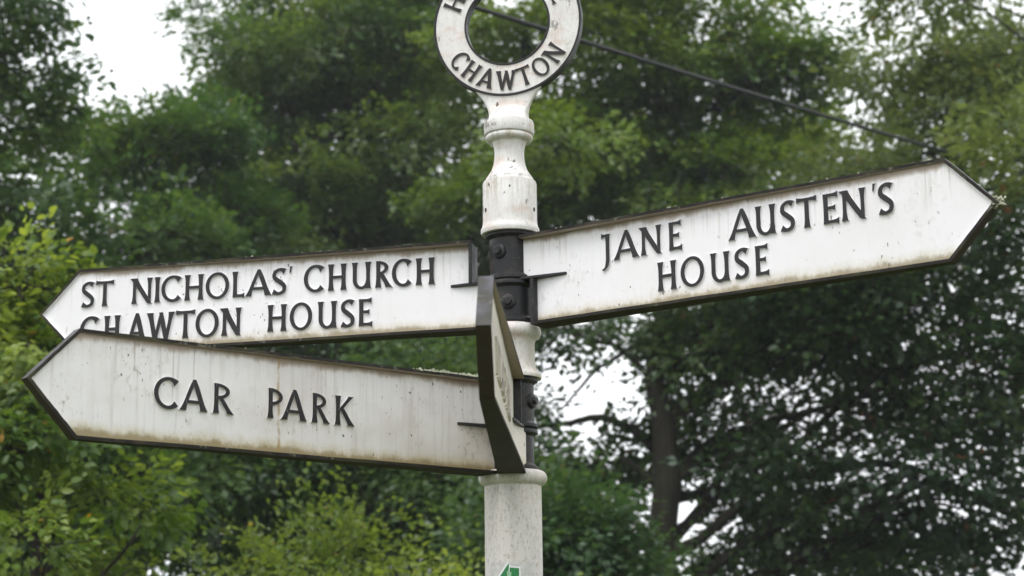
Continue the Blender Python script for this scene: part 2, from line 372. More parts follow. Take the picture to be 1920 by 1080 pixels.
def add_letter(parent, ch, w, h, frame, depth=0.0036, mat=None, flank=None):
    """frame: 4x4 taking glyph (x right, y up, z out of the board) into the parent's space"""
    V, Fc, FM = [], [], []
    for si, strip in enumerate(glyph(ch, w/h)):
        base = len(V); n = len(strip); zf = depth + si*0.00022
        closed = ch == 'O'
        for a, b_ in strip:
            a = np.array(a)*h; b_ = np.array(b_)*h; mid = (a+b_)/2
            fa, fb = mid+(a-mid)*0.93, mid+(b_-mid)*0.93
            V += [(a[0], a[1], -0.001), (b_[0], b_[1], -0.001), (fa[0], fa[1], zf), (fb[0], fb[1], zf)]
        for i in range(n-1):
            p, q = base+4*i, base+4*(i+1)
            Fc += [(p+2, p+3, q+3, q+2), (p, p+2, q+2, q), (p+1, q+1, q+3, p+3)]; FM += [0, 1, 1]
        if not closed:
            q = base+4*(n-1)
            Fc += [(base, base+1, base+3, base+2), (q, q+2, q+3, q+1)]; FM += [1, 1]
    V = [tuple(frame @ Vector(v)) for v in V]
    return fix_normals(mesh_obj('letter', V, Fc, [mat or M_LETTER, flank or M_POST], parent, FM))

# ------------------------------------------------------------------ signpost
sp = empty('signpost')
tag(sp, 'white cast iron village signpost with black clamps and four pointing boards', 'signpost')
def arcprof(cx, cz, r, a0, a1, n=7, rz=None):
    rz = rz or r
    return [(cx+r*cos(RAD(a0+(a1-a0)*i/n)), cz+rz*sin(RAD(a0+(a1-a0)*i/n))) for i in range(n+1)]
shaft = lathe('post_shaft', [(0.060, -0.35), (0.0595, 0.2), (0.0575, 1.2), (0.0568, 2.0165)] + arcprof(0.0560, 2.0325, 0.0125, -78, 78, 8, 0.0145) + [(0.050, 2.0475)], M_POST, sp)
sleeve = lathe('post_sleeve', [(0.0600, 2.2330), (0.0605, 2.2370), (0.0590, 2.2410), (0.0530, 2.2465), (0.0490, 2.2560), (0.0472, 2.2700), (0.0468, 2.3050), (0.0490, 2.3110)] + arcprof(0.0480, 2.3285, 0.0125, -70, 70, 8, 0.0145) + [(0.046, 2.3445)], M_POST, sp)
core = lathe('post_core', [(0.036, 2.045), (0.036, 2.236)], M_BLACK, sp, 40)
core2 = lathe('post_core', [(0.036, 2.343), (0.036, 2.536)], M_BLACK, sp, 40)
finial = lathe('finial', [(0.0590, 2.5330), (0.0605, 2.5380), (0.0600, 2.5440), (0.0575, 2.5480), (0.0562, 2.5560), (0.0558, 2.5640), (0.0556, 2.6400), (0.0545, 2.6440), (0.0495, 2.6480), (0.0488, 2.6520),
     (0.0430, 2.6600), (0.0375, 2.6690), (0.0335, 2.6810), (0.0312, 2.6960), (0.0308, 2.7080), (0.0320, 2.7200), (0.0350, 2.7290), (0.0400, 2.7330)] + arcprof(0.0420, 2.7395, 0.0075, -80, 60, 6) + [(0.0505, 2.7470), (0.0522, 2.7510), (0.0522, 2.7700), (0.0505, 2.7740), (0.040, 2.7750)], M_POST, sp)

# clamp rings: an upper and a lower half ring at each level, with rolled lips
def clamp(z0, z1, r):
    o = lathe('clamp_ring', [(r*0.8, z0), (r+0.0060, z0+0.0005), (r+0.0078, z0+0.0030), (r+0.0078, z0+0.0080), (r+0.004, z0+0.0105), (r, z0+0.0145), (r, z1-0.0145), (r+0.004, z1-0.0105), (r+0.0078, z1-0.0080), (r+0.0078, z1-0.0030), (r+0.0060, z1-0.0005), (r*0.8, z1)], M_BLACK, sp)
    return o
def bolt(ring, r, z, az, label=None):
    V, Fc = [], []
    prof = [(0.0, 0.0132), (0.0070, 0.0132), (0.0080, 0.0120), (0.0082, 0.0062), (0.0125, 0.0060), (0.0150, 0.0040), (0.0155, -0.012)]
    n = 24
    for pr, ph in prof:
        for k in range(n):
            a = 2*pi*k/n
            rr = pr
            if 0.003 < pr < 0.009: rr = pr*(0.93+0.07*cos(6*a))
            V.append((rr*cos(a), ph, rr*sin(a)))
    for i in range(len(prof)-1):
        for k in range(n): Fc.append((i*n+k, i*n+(k+1) % n, (i+1)*n+(k+1) % n, (i+1)*n+k))
    R = Matrix.Rotation(az, 4, 'Z')
    V = [tuple(R @ Vector((x, -(r-0.0005)-y, zz+z))) for x, y, zz in V]
    o = mesh_obj('bolt', V, Fc, M_BLACK, ring); auto_smooth(fix_normals(o), 40)
Z1, Z2 = 2.5216, 2.2234
mid1, mid2 = Z1-0.090, Z2-0.093
c1 = clamp(mid1+0.0006, 2.5345, 0.0425); c2 = clamp(2.3435, mid1-0.0006, 0.0450)
c3 = clamp(mid2+0.0006, 2.2345, 0.0440); c4 = clamp(2.0470, mid2-0.0006, 0.0430)
bolt(c1, 0.0425, 2.490, RAD(-32)); bolt(c2, 0.0450, 2.384, RAD(-7)); bolt(c1, 0.0425, 2.490, RAD(148)); bolt(c2, 0.0450, 2.384, RAD(173))
bolt(c3, 0.0440, 2.185, RAD(62)); bolt(c4, 0.0430, 2.088, RAD(-62)); bolt(c3, 0.0440, 2.185, RAD(-118))

# finger boards
def dep(s, L):                     # half width of the rim: broad at the post, narrow at the point
    t = min(1.0, max(0.0, (s-0.05)/(L-0.05)))
    return 0.028 + (0.0115-0.028)*t
TF = 0.0060                        # rim thickness
def board(label, ang, z_top, L, TL, upper, s_near, s_stub, panel_mat, face, ledge_s, mid, swell):
    """upper: the upper half of the board is the one bolted to the post. face: +1 / -1, which side (local y) carries the words"""
    H = ARM_H
    su, sl = (s_near, s_stub) if upper else (s_stub, s_near)
    outer = [(su, 0.0), (L, 0.0), (L+TL, -H/2), (L, -H), (sl, -H)]
    # inward offset of the pointed end
    d1 = np.array([TL, -H/2]); d1 = d1/np.linalg.norm(d1)
    k = TF*(1-abs(d1[0]))/abs(d1[1])
    inner = [(su, -TF), (L+k*0-TF*(1/abs(d1[1])-abs(d1[0])/abs(d1[1]))*1.0, -TF), (L+TL-TF/abs(d1[1]), -H/2), (L-TF*(1/abs(d1[1])-abs(d1[0])/abs(d1[1])), -H+TF), (sl, -H+TF)]
    # subdivide the long edges so that they can be slightly uneven
    def sub(poly, n=14):
        out = []
        for (a, b_) in zip(poly[:-1], poly[1:]):
            for i in range(n): out.append((a[0]+(b_[0]-a[0])*i/n, a[1]+(b_[1]-a[1])*i/n))
        out.append(poly[-1]); return out
    O_, I_ = sub(outer), sub(inner)
    tp = 0.0060
    zm = mid - z_top
    # panel plate (the part itself)
    zi0, zi1 = -TF*0.5, -H+TF*0.5
    pl = [(su, zi0), (L-0.001, zi0), (L+TL-TF*0.7, -H/2), (L-0.001, zi1), (sl, zi1), (sl, zm), (su, zm)]
    n = len(pl)
    V = [(x, -tp, z) for x, z in pl] + [(x, tp, z) for x, z in pl]
    Fc = [tuple(range(n)), tuple(range(n, 2*n))[::-1]] + [(i, (i+1) % n, n+(i+1) % n, n+i) for i in range(n)]
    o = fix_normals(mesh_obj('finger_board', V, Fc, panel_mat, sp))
    o.location = (0, 0, z_top); o.rotation_euler = (0, 0, -ang)
    tag(o, label)
    # rim
    V, Fc, FM = [], [], []
    for (xo, zo), (xi, zi) in zip(O_, I_):
        do = dep(xo, L)
        j = random.uniform(-1, 1)*0.0005
        V += [(xo, -do, zo+j), (xo, do, zo+j), (xi, -do, zi+j), (xi, do, zi+j)]
    for i in range(len(O_)-1):
        p, q = 4*i, 4*(i+1)
        Fc += [(p, p+1, q+1, q), (p, q, q+2, p+2), (p+1, p+3, q+3, q+1), (p+2, q+2, q+3, p+3)]; FM += [0, 0, 0, 1]
    q = 4*(len(O_)-1)
    Fc += [(0, 2, 3, 1), (q, q+1, q+3, q+2)]; FM += [0, 0]
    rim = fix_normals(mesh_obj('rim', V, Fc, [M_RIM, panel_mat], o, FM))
    # the fixed half swells out to meet its clamp ring
    z_hi, z_lo = (-TF*0.8, zm+0.002) if upper else (zm-0.002, -H+TF*0.8)
    for sg in (-1, 1):
        V, Fc = [], []
        for i in range(13):
            t = i/12; x = 0.150+(0.036-0.150)*t; y = tp-0.0006+(swell-tp)*t**2.3
            V += [(x, sg*y, z_lo), (x, sg*y, z_hi), (x, sg*0.001, z_lo), (x, sg*0.001, z_hi)]
        for i in range(12):
            p, q = 4*i, 4*(i+1); Fc += [(p, p+1, q+1, q), (p+1, p+3, q+3, q+1), (p, q, q+2, p+2)]
        Fc += [(48, 49, 51, 50), (0, 2, 3, 1)]
        auto_smooth(fix_normals(mesh_obj('socket', V, Fc, panel_mat, o)), 30)
    # closing edge of the free half and the tapering ledge between the halves
    ss = s_stub; za, zb = (-TF, zm+0.001) if not upper else (zm-0.001, -H+TF)
    dd = dep(ss, L)*0.80
    def box(x0, x1, y0, y1, z0, z1):
        V = [(x, y, z) for x in (x0, x1) for y in (y0, y1) for z in (z0, z1)]
        return V, [(0, 1, 3, 2), (4, 6, 7, 5), (0, 4, 5, 1), (2, 3, 7, 6), (0, 2, 6, 4), (1, 5, 7, 3)]
    V, Fc = box(ss-0.0045, ss+0.0035, -dd, dd, min(za, zb), max(za, zb))
    bevel(fix_normals(mesh_obj('end_flange', V, Fc, M_BLACK, o)), 0.0012)
    V, Fc = [], []
    for x, d_ in ((0.040, 0.026), (0.062, 0.024), (ledge_s-0.006, 0.0105), (ledge_s, 0.0085)):
        for y in (-d_, d_):
            for z in (zm-0.0028, zm+0.0028): V.append((x, y, z))
    for i in range(3):
        p, q = 4*i, 4*(i+1)
        Fc += [(p, p+1, q+1, q), (p+2, q+2, q+3, p+3), (p, q, q+2, p+2), (p+1, p+3, q+3, q+1)]
    Fc += [(0, 2, 3, 1), (12, 13, 15, 14)]
    bevel(fix_normals(mesh_obj('ledge', V, Fc, M_BLACK, o)), 0.001)
    return o
def words(o, face, line, z0, z1, spans, tp=0.0060):
    """spans: distance along the board of each letter's first and last edge, as read"""
    for ch, (a, b_) in zip(line, spans):
        w = abs(b_-a); sgn = 1 if b_ > a else -1
        h = z1-z0
        if ch == "'" : w = 0.0085
        fr = Matrix(((sgn, 0, 0, a), (0, 0, face, face*tp), (0, 1, 0, z0), (0, 0, 0, 1)))
        add_letter(o, ch, w, h, fr, flank=o.data.materials[0])

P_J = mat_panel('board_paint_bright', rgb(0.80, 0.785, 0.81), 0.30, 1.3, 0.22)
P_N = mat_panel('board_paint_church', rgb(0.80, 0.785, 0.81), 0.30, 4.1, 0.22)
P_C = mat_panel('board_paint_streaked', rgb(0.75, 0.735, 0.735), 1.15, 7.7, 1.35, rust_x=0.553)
P_R = mat_post('roundel_paint', False)
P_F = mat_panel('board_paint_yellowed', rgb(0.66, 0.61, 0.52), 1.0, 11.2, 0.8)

bJ = board('bright white board rising to the right with three words', 0.62222, Z1, 0.9456, 0.0914, True, 0.040, 0.067, P_J, -1, 0.1420, mid1, 0.0125)
words(bJ, -1, 'JANE', -0.0822, -0.0262, [(0.2264, 0.2489), (0.2576, 0.3129), (0.3178, 0.3661), (0.3804, 0.4113)])
words(bJ, -1, "AUSTEN'S", -0.0828, -0.0262, [(0.5134, 0.5689), (0.5690, 0.6124), (0.6218, 0.6509), (0.6552, 0.6964), (0.7071, 0.7402), (0.7444, 0.7937), (0.8052, 0.8103), (0.8176, 0.8463)])
words(bJ, -1, 'HOUSE', -0.1582, -0.1012, [(0.354, 0.3968), (0.405, 0.4576), (0.4703, 0.5127), (0.5229, 0.5522), (0.5645, 0.5945)])
bN = board('white board with two long lines of lettering, partly hidden by another', 3.37962, Z1, 0.9570, 0.0914, False, 0.040, 0.0800, P_N, 1, 0.1250, mid1, 0.020)
words(bN, 1, 'ST', -0.0838, -0.0290, [(0.9506, 0.9206), (0.9173, 0.875)])
words(bN, 1, "NICHOLAS'", -0.0836, -0.0280, [(0.8341, 0.7854), (0.7800, 0.7686), (0.7657, 0.7185), (0.7122, 0.6681), (0.6644, 0.61), (0.604, 0.5756), (0.5715, 0.5165), (0.5141, 0.482), (0.4772, 0.4713)])
words(bN, 1, 'CHURCH', -0.0830, -0.0264, [(0.444, 0.3981), (0.3904, 0.3488), (0.3383, 0.2952), (0.2871, 0.2535), (0.2512, 0.2074), (0.1994, 0.1581)])
words(bN, 1, 'CHAWTON', -0.1650, -0.1058, [(0.9521, 0.906), (0.8954, 0.8569), (0.8400, 0.7978), (0.7931, 0.735), (0.7295, 0.6856), (0.6852, 0.6315), (0.6265, 0.5805)])
words(bN, 1, 'HOUSE', -0.1622, -0.1050, [(0.5233, 0.4799), (0.4741, 0.4234), (0.4124, 0.3691), (0.3609, 0.3311), (0.3237, 0.2924)])
bC = board('streaked grey white board lettered CAR PARK', 2.45513, Z2, 0.9519, 0.0914, True, 0.040, 0.0480, P_C, 1, 0.1440, mid2, 0.020)
words(bC, 1, 'CAR', -0.1212, -0.0672, [(0.808, 0.7592), (0.755, 0.7029), (0.6911, 0.652)])
words(bC, 1, 'PARK', -0.1200, -0.0650, [(0.5789, 0.5461), (0.5472, 0.4956), (0.4839, 0.4476), (0.4328, 0.3916)])
bF = board('board seen end on, pointing at the viewer', 1.60894, Z2, 0.9691, 0.0914, False, 0.040, 0.0900, P_F, 1, 0.150, mid2, 0.0285)
xs = 0.835
for ch, wd in zip('VILLAGE HALL', [.046, .014, .030, .030, .050, .048, .032, .030, .042, .050, .030, .030]):
    if ch != ' ':
        words(bF, 1, ch, -0.1215, -0.0665, [(xs, xs-wd)])
    xs -= wd+0.0075
xs = 0.30
for ch, wd in zip('VILLAGE HALL', [.046, .014, .030, .030, .050, .048, .032, .030, .042, .050, .030, .030]):
    if ch != ' ':
        words(bF, -1, ch, -0.1215, -0.0665, [(xs, xs+wd)])
    xs += wd+0.0075

# lichen growing on the rims
def lichen(o, name, pts, size):
    V, Fc = [], []
    for (x, y, z) in pts:
        r = size*random.uniform(0.4, 1.3)
        k = random.randint(5, 7); b0 = len(V)
        for i in range(k):
            a = 2*pi*i/k+random.random(); rr = r*random.uniform(.6, 1.1)
            V.append((x+rr*cos(a)*1.3, y+rr*sin(a)*0.9, z-0.001+random.uniform(-.2, .2)*r))
        V.append((x+random.uniform(-.4, .4)*r, y+random.uniform(-.4, .4)*r, z+r*random.uniform(0.7, 1.5)))
        for i in range(k): Fc.append((b0+i, b0+(i+1) % k, b0+k))
    lo = mesh_obj(name, V, Fc, M_LICHEN, o); lo['kind'] = 'stuff'
def along(s0, s1, n, L, lo=0.3):
    out = []
    for _ in range(n):
        s = random.uniform(s0, s1); d_ = dep(s, L); out.append((s, random.uniform(-1, 1)*d_, 0.0004))
    return out
lichen(bC, 'lichen', along(0.085, 0.25, 330, 0.952), 0.0050)
lichen(bC, 'lichen', along(0.30, 0.95, 60, 0.952), 0.0018)
lichen(bN, 'lichen', along(0.20, 0.24, 26, 0.957) + along(0.37, 0.45, 60, 0.957) + along(0.52, 0.56, 10, 0.957)+along(0.1, 0.9, 70, 0.957), 0.0024)
lichen(bJ, 'lichen', along(0.10, 0.16, 40, 0.946) + along(0.2, 0.9, 50, 0.946), 0.0022)
lichen(bJ, 'lichen', [(0.946+0.0914+random.uniform(-0.014, 0.006), random.uniform(-.011, .011), -ARM_H/2+random.uniform(-.010, .010)) for _ in range(60)], 0.0038)
lichen(bF, 'lichen', along(0.2, 0.9, 60, 0.969), 0.0022)

# annular roundel on top
RC, RO, RI, RT = Vector((0, 0, 2.990)), 0.1590, 0.0880, 0.0110
RYAW = RAD(-13)
def roundel():
    seg = 128
    prof = [(RI, -RT, 1), (RI, RT, 1), (RI+0.0035, RT, 1), (RI+0.0045, RT-0.0022, 0), (RO-0.0050, RT-0.0022, 0), (RO-0.0040, RT, 1), (RO, RT, 1), (RO, -RT, 1), (RO-0.0040, -RT, 1), (RO-0.0050, -RT+0.0022, 0), (RI+0.0045, -RT+0.0022, 0), (RI+0.0035, -RT, 1)]
    n = len(prof); V, Fc, FM = [], [], []
    for k in range(seg):
        a = 2*pi*k/seg
        for r, y, _ in prof: V.append((r*cos(a), y, r*sin(a)))
    mt = [0 if (prof[i][2] == 0 and prof[(i+1) % n][2] == 0) else 1 for i in range(n)]
    for k in range(seg):
        for i in range(n):
            Fc.append((k*n+i, k*n+(i+1) % n, ((k+1) % seg)*n+(i+1) % n, ((k+1) % seg)*n+i)); FM.append(mt[i])
    o = fix_normals(mesh_obj('roundel', V, Fc, [P_R, M_LETTER], sp, FM))
    o.location = RC; o.rotation_euler = (0, 0, RYAW)
    auto_smooth(o, 40)
    tag(o, 'white ring at the top lettered CHAWTON')
    # letters on the front (local -y) and back
    for face in (-1, 1):
        def ring_word(word, wid, a_mid, bottom, gap, h=0.0410):
            rb = (RO+RI)/2 - h/2
            tot = sum(wid)+gap*(len(word)-1); rm = 0.1255
            s = -tot/2
            for ch, w in zip(word, wid):
                sc = s+w/2; th = sc/rm
                # glyph frame: x right, y up as read from the front
                if bottom: ang = -pi/2+th; up = Vector((-cos(ang), 0, -sin(ang))); ctr = Vector((cos(ang), 0, sin(ang)))*(rm)
                else: ang = pi/2-th; up = Vector((cos(ang), 0, sin(ang))); ctr = Vector((cos(ang), 0, sin(ang)))*rm
                right = up.cross(Vector((0, -1, 0))) * -1
                right = Vector((0, -1, 0)).cross(up) * -1
                zout = Vector((0, -1, 0))
                if right.cross(up).dot(zout) < 0: right = -right
                if face == 1:
                    for v in (right, up, ctr): v.x = -v.x
                    zout = Vector((0, 1, 0))
                org = ctr - right*(w/2) - up*(h/2) + zout*(RT-0.0022)
                fr = Matrix(((right.x, up.x, zout.x, org.x), (right.y, up.y, zout.y, org.y), (right.z, up.z, zout.z, org.z), (0, 0, 0, 1)))
                add_letter(o, ch, w, h, fr, 0.003)
                s += w+gap
        ring_word('CHAWTON', [.030, .030, .034, .039, .030, .035, .034], -90, True, 0.0058)
        ring_word('HAMPSHIRE', [.032, .034, .040, .024, .022, .032, .010, .026, .022], 90, False, 0.0088)
    return o
roundel()
# flared neck that carries the ring
def neck():
    V, Fc = [], []
    zs = np.linspace(2.771, 2.858, 14)
    prev = None
    for i, z in enumerate(zs):
        t = (z-2.771)/(2.858-2.771)
        hw = 0.0405 + 0.0035*(1-min(1, t*4))**2 + 0.055*max(0, t-0.18)**1.7
        ring_half = math.sqrt(max(0.0, RO**2-(RC.z-z)**2)) if z > RC.z-RO else 0
        hd = 0.030 - 0.0222*min(1, t*2.0)**0.7
        for k in range(24):
            a = 2*pi*k/24
            cx, cy = cos(a), sin(a)
            e = 0.45
            V.append((math.copysign(abs(cx)**e, cx)*hw, math.copysign(abs(cy)**e, cy)*hd, z))
    for i in range(len(zs)-1):
        for k in range(24): Fc.append((i*24+k, i*24+(k+1) % 24, (i+1)*24+(k+1) % 24, (i+1)*24+k))
    o = auto_smooth(fix_normals(mesh_obj('roundel_neck', V, Fc, M_POST, sp)), 50)
    o.rotation_euler = (0, 0, RYAW)
neck()
# small screws in the finial drum
for az in (-62, 62):
    V, Fc = [], []
    R = Matrix.Rotation(RAD(az), 4, 'Z'); n = 12
    for pr, ph in ((0.0, 0.0012), (0.0030, 0.0012), (0.0036, -0.004)):
        for k in range(n):
            a = 2*pi*k/n; V.append(tuple(R @ Vector((pr*cos(a), -0.0557-ph, 2.580+pr*1.5*sin(a)))))
    for i in range(2):
        for k in range(n): Fc.append((i*n+k, i*n+(k+1) % n, (i+1)*n+(k+1) % n, (i+1)*n+k))
    fix_normals(mesh_obj('screw', V, Fc, M_BLACK, finial))

# waymark sticker wrapped on the shaft
def sticker():
    mw = mat_flat('sticker_white', (0.74, 0.75, 0.76), 0.4, 0.12, 40); mg = mat_flat('sticker_green', (0.025, 0.20, 0.065), 0.4, 0.2, 60); ml = mat_flat('sticker_pale', (0.30, 0.50, 0.33), 0.5, 0.2, 60)
    V, Fc, FM = [], [], []
    def wrap(x, z, r): a = x/r; return (r*sin(a), -r*cos(a), z)
    def grid(x0, x1, z0, z1, r, mi, n=14):
        b0 = len(V)
        for i in range(n+1):
            x = x0+(x1-x0)*i/n
            V.append(wrap(x, z0, r)); V.append(wrap(x, z1, r))
        for i in range(n): Fc.append((b0+2*i, b0+2*i+2, b0+2*i+3, b0+2*i+1)); FM.append(mi)
    def fan(pts, r, mi, n=10):
        # polygon cut into upright slices so that it follows the shaft
        x0, x1 = min(p[0] for p in pts), max(p[0] for p in pts); b0 = len(V); m_ = 0
        for i in range(n+1):
            x = x0+(x1-x0)*(0.002+0.996*i/n); zs = []
            for p, q in zip(pts, pts[1:]+pts[:1]):
                if (p[0]-x)*(q[0]-x) < 0: zs.append(p[1]+(q[1]-p[1])*(x-p[0])/(q[0]-p[0]))
            V.append(wrap(x, min(zs), r)); V.append(wrap(x, max(zs), r))
        for i in range(n): Fc.append((b0+2*i, b0+2*i+2, b0+2*i+3, b0+2*i+1)); FM.append(mi)
    grid(-0.052, 0.046, 1.780, 1.8685, 0.0576, 3, 20)
    fan([(-0.0375, 1.8345), (-0.0500, 1.820), (-0.0200, 1.800), (0.0130, 1.800), (0.0130, 1.8585), (-0.0068, 1.8605), (-0.0088, 1.8690), (-0.0125, 1.8690)], 0.0579, 0, 16)
    # arrow pointing up and to the left: head in two pieces, tail
    ax, az = -0.0100, 1.8660
    fan([(-0.0325, 1.835), (ax, 1.8350), (ax+0.0002, az)], 0.0582, 1)
    fan([(ax, 1.8350), (0.0100, 1.8350), (0.0100, 1.8555), (ax+0.0004, 1.8575)], 0.0582, 1)
    fan([(-0.0325, 1.835), (-0.0440, 1.822), (-0.0200, 1.822), (ax, 1.835)], 0.0582, 1)
    fan([(ax, 1.8350), (-0.020, 1.822), (-0.020, 1.800), (0.010, 1.800), (0.010, 1.8350)], 0.0582, 1)
    fan([(ax-0.003, 1.838), (ax+0.004, 1.838), (ax+0.003, 1.844), (ax+0.006, 1.850), (ax+0.002, 1.847), (ax-0.004, 1.851), (ax-0.002, 1.843)], 0.0585, 2)
    V = [(x, y, z-0.004) for x, y, z in V]
    o = fix_normals(mesh_obj('waymark_sticker', V, Fc, [mw, mg, ml, mat_flat('sticker_remains', (0.60, 0.585, 0.57), 0.6, 0.22, 90)], shaft, FM))
    tag(o, 'white sticker with a green arrow pointing up')
sticker()

# ------------------------------------------------------------------ overhead cable
def cable():
    a, b_ = at(640, -66, 9.2), at(2080, 372, 17.0)
    pts = []
    for i in range(61):
        t = -0.45+1.75*i/60; p = a+(b_-a)*t; p = p + np.array([0, 0, -0.030*4*t*(1-t)]); pts.append(p)
    V, Fc, n = [], [], 8
    for i, p in enumerate(pts):
        d = pts[min(i+1, 60)]-pts[max(i-1, 0)]; d = d/np.linalg.norm(d); s = np.cross(d, [0, 0, 1]); s /= np.linalg.norm(s); u = np.cross(s, d)
        for k in range(n):
            an = 2*pi*k/n; V.append(p+(s*cos(an)+u*sin(an))*0.0142)
    for i in range(60):
        for k in range(n): Fc.append((i*n+k, i*n+(k+1) % n, (i+1)*n+(k+1) % n, (i+1)*n+k))
    o = mesh_obj('overhead_cable', V, Fc, M_CABLE, None, None, True)
    tag(o, 'black overhead cable slanting down behind the ring and long board', 'cable')
cable()

# ------------------------------------------------------------------ trees
def unit(a): return a/np.maximum(np.linalg.norm(a, axis=-1, keepdims=True), 1e-9)
def fast_mesh(name, V, faces, k, mat, parent, tint=None, smooth=False):
    me = bpy.data.meshes.new(name); nf = len(faces)
    me.vertices.add(len(V)); me.vertices.foreach_set('co', V.astype(np.float32).ravel())
    me.loops.add(nf*k); me.loops.foreach_set('vertex_index', faces.astype(np.int32).ravel())
    me.polygons.add(nf); me.polygons.foreach_set('loop_start', (np.arange(nf)*k).astype(np.int32))
    try: me.polygons.foreach_set('loop_total', np.full(nf, k, np.int32))
    except Exception: pass
    if smooth: me.polygons.foreach_set('use_smooth', np.ones(nf, bool))
    me.update(calc_edges=True)
    me.materials.append(mat)
    if tint is not None:
        a = me.attributes.new('tint', 'FLOAT', 'FACE'); a.data.foreach_set('value', tint.astype(np.float32))
    return link(bpy.data.objects.new(name, me), parent)
class Tubes:
    def __init__(s): s.V = []; s.F = []; s.n = 0
    def add(s, pts, radii, sides=6):
        P = np.array(pts, float); n = len(P)
        D = unit(np.gradient(P, axis=0)); ref = np.where(np.abs(D[:, 2:3]) > 0.9, np.array([[1.0, 0, 0]]), np.array([[0, 0, 1.0]]))
        S = unit(np.cross(D, ref)); U = np.cross(S, D)
        a = np.arange(sides)*2*pi/sides
        R = np.array(radii)[:, None, None]
        ring = P[:, None, :] + R*(S[:, None, :]*np.cos(a)[None, :, None] + U[:, None, :]*np.sin(a)[None, :, None])
        s.V.append(ring.reshape(-1, 3))
        i = np.arange(n-1)[:, None]*sides; k = np.arange(sides)[None, :]; k2 = (k+1) % sides
        f = np.stack([i+k, i+k2, i+sides+k2, i+sides+k], -1).reshape(-1, 4)+s.n
        s.F.append(f); s.n += n*sides
    def build(s, name, mat, parent):
        return fast_mesh(name, np.concatenate(s.V), np.concatenate(s.F), 4, mat, parent, None, True)
def curve(a, b, sag=0.0, wob=0.0, n=6):
    a, b = np.array(a, float), np.array(b, float); L = np.linalg.norm(b-a)
    t = np.linspace(0, 1, n)[:, None]
    p = a+(b-a)*t; p[:, 2] += (sag*L*4*t*(1-t))[:, 0]
    w = rng.normal(0, wob*L, (n, 3)); w[0] = 0; w[-1] = 0
    return p+w
def foliage(sp_pos, sp_dir, sp_nrm, sp_len, sp_tint, n_leaf, leaf, near, side=0.16, tilt=0.35):
    """sprays of leaves: every spray carries n_leaf leaves set along and beside its axis"""
    n = len(sp_pos); k = n_leaf
    u = rng.random((n, k))**0.8
    S = unit(np.cross(sp_dir, sp_nrm))
    lat = rng.normal(0, side, (n, k))*(1.1-0.5*u)*sp_len[:, None]/0.5
    ver = rng.normal(0, 0.05, (n, k))*sp_len[:, None]/0.5
    base = sp_pos[:, None]+sp_dir[:, None]*(u*sp_len[:, None])[..., None]+S[:, None]*lat[..., None]+sp_nrm[:, None]*(ver-0.10*(u**2)*sp_len[:, None]-0.25*np.abs(lat))[..., None]
    an = np.sign(lat+1e-6)*rng.uniform(0.35, 1.2, (n, k))
    t = sp_dir[:, None]*np.cos(an)[..., None]+S[:, None]*np.sin(an)[..., None]+sp_nrm[:, None]*rng.normal(-0.18, 0.25, (n, k))[..., None]
    t = unit(t)
    nr = sp_nrm[:, None]+rng.normal(0, tilt, (n, k, 3)); nr = unit(nr-t*np.sum(nr*t, -1, keepdims=True))
    sd = np.cross(t, nr)
    l = leaf*rng.uniform(0.5, 1.35, (n, k)); w = l*rng.uniform(0.52, 0.72, (n, k))
    fold = w*rng.uniform(0.02, 0.20, (n, k))
    def pt(a, b, c): return (base+t*(l*a)[..., None]+sd*(w*b)[..., None]+nr*c[..., None]).reshape(-1, 3)
    z = np.zeros_like(l)
    tint = np.clip(sp_tint[:, None]+rng.normal(0, 0.22, (n, k)), 0, 1).reshape(-1)
    warm = rng.random(len(tint)) < 0.006; tint = np.clip(tint*0.93, 0, 0.93); tint[warm] = 1.0
    N = n*k; idx = np.arange(N)
    if near:
        V = np.stack([pt(0, 0, z), pt(.28, .46, fold), pt(.66, .40, fold*.9), pt(1, 0, -l*.10), pt(.66, -.40, fold*.9), pt(.28, -.46, fold)], 1).reshape(-1, 3)
        Fc = np.stack([np.stack([idx*6, idx*6+1, idx*6+2, idx*6+3], 1), np.stack([idx*6, idx*6+3, idx*6+4, idx*6+5], 1)], 1).reshape(-1, 4)
        return V, Fc, 4, np.repeat(tint, 2)
    V = np.stack([pt(0, 0, z), pt(.45, .52, fold), pt(1, 0, -l*.08), pt(.45, -.52, fold)], 1).reshape(-1, 3)
    Fc = np.stack([np.stack([idx*4, idx*4+1, idx*4+2], 1), np.stack([idx*4, idx*4+2, idx*4+3], 1)], 1).reshape(-1, 3)
    return V, Fc, 3, np.repeat(tint, 2)

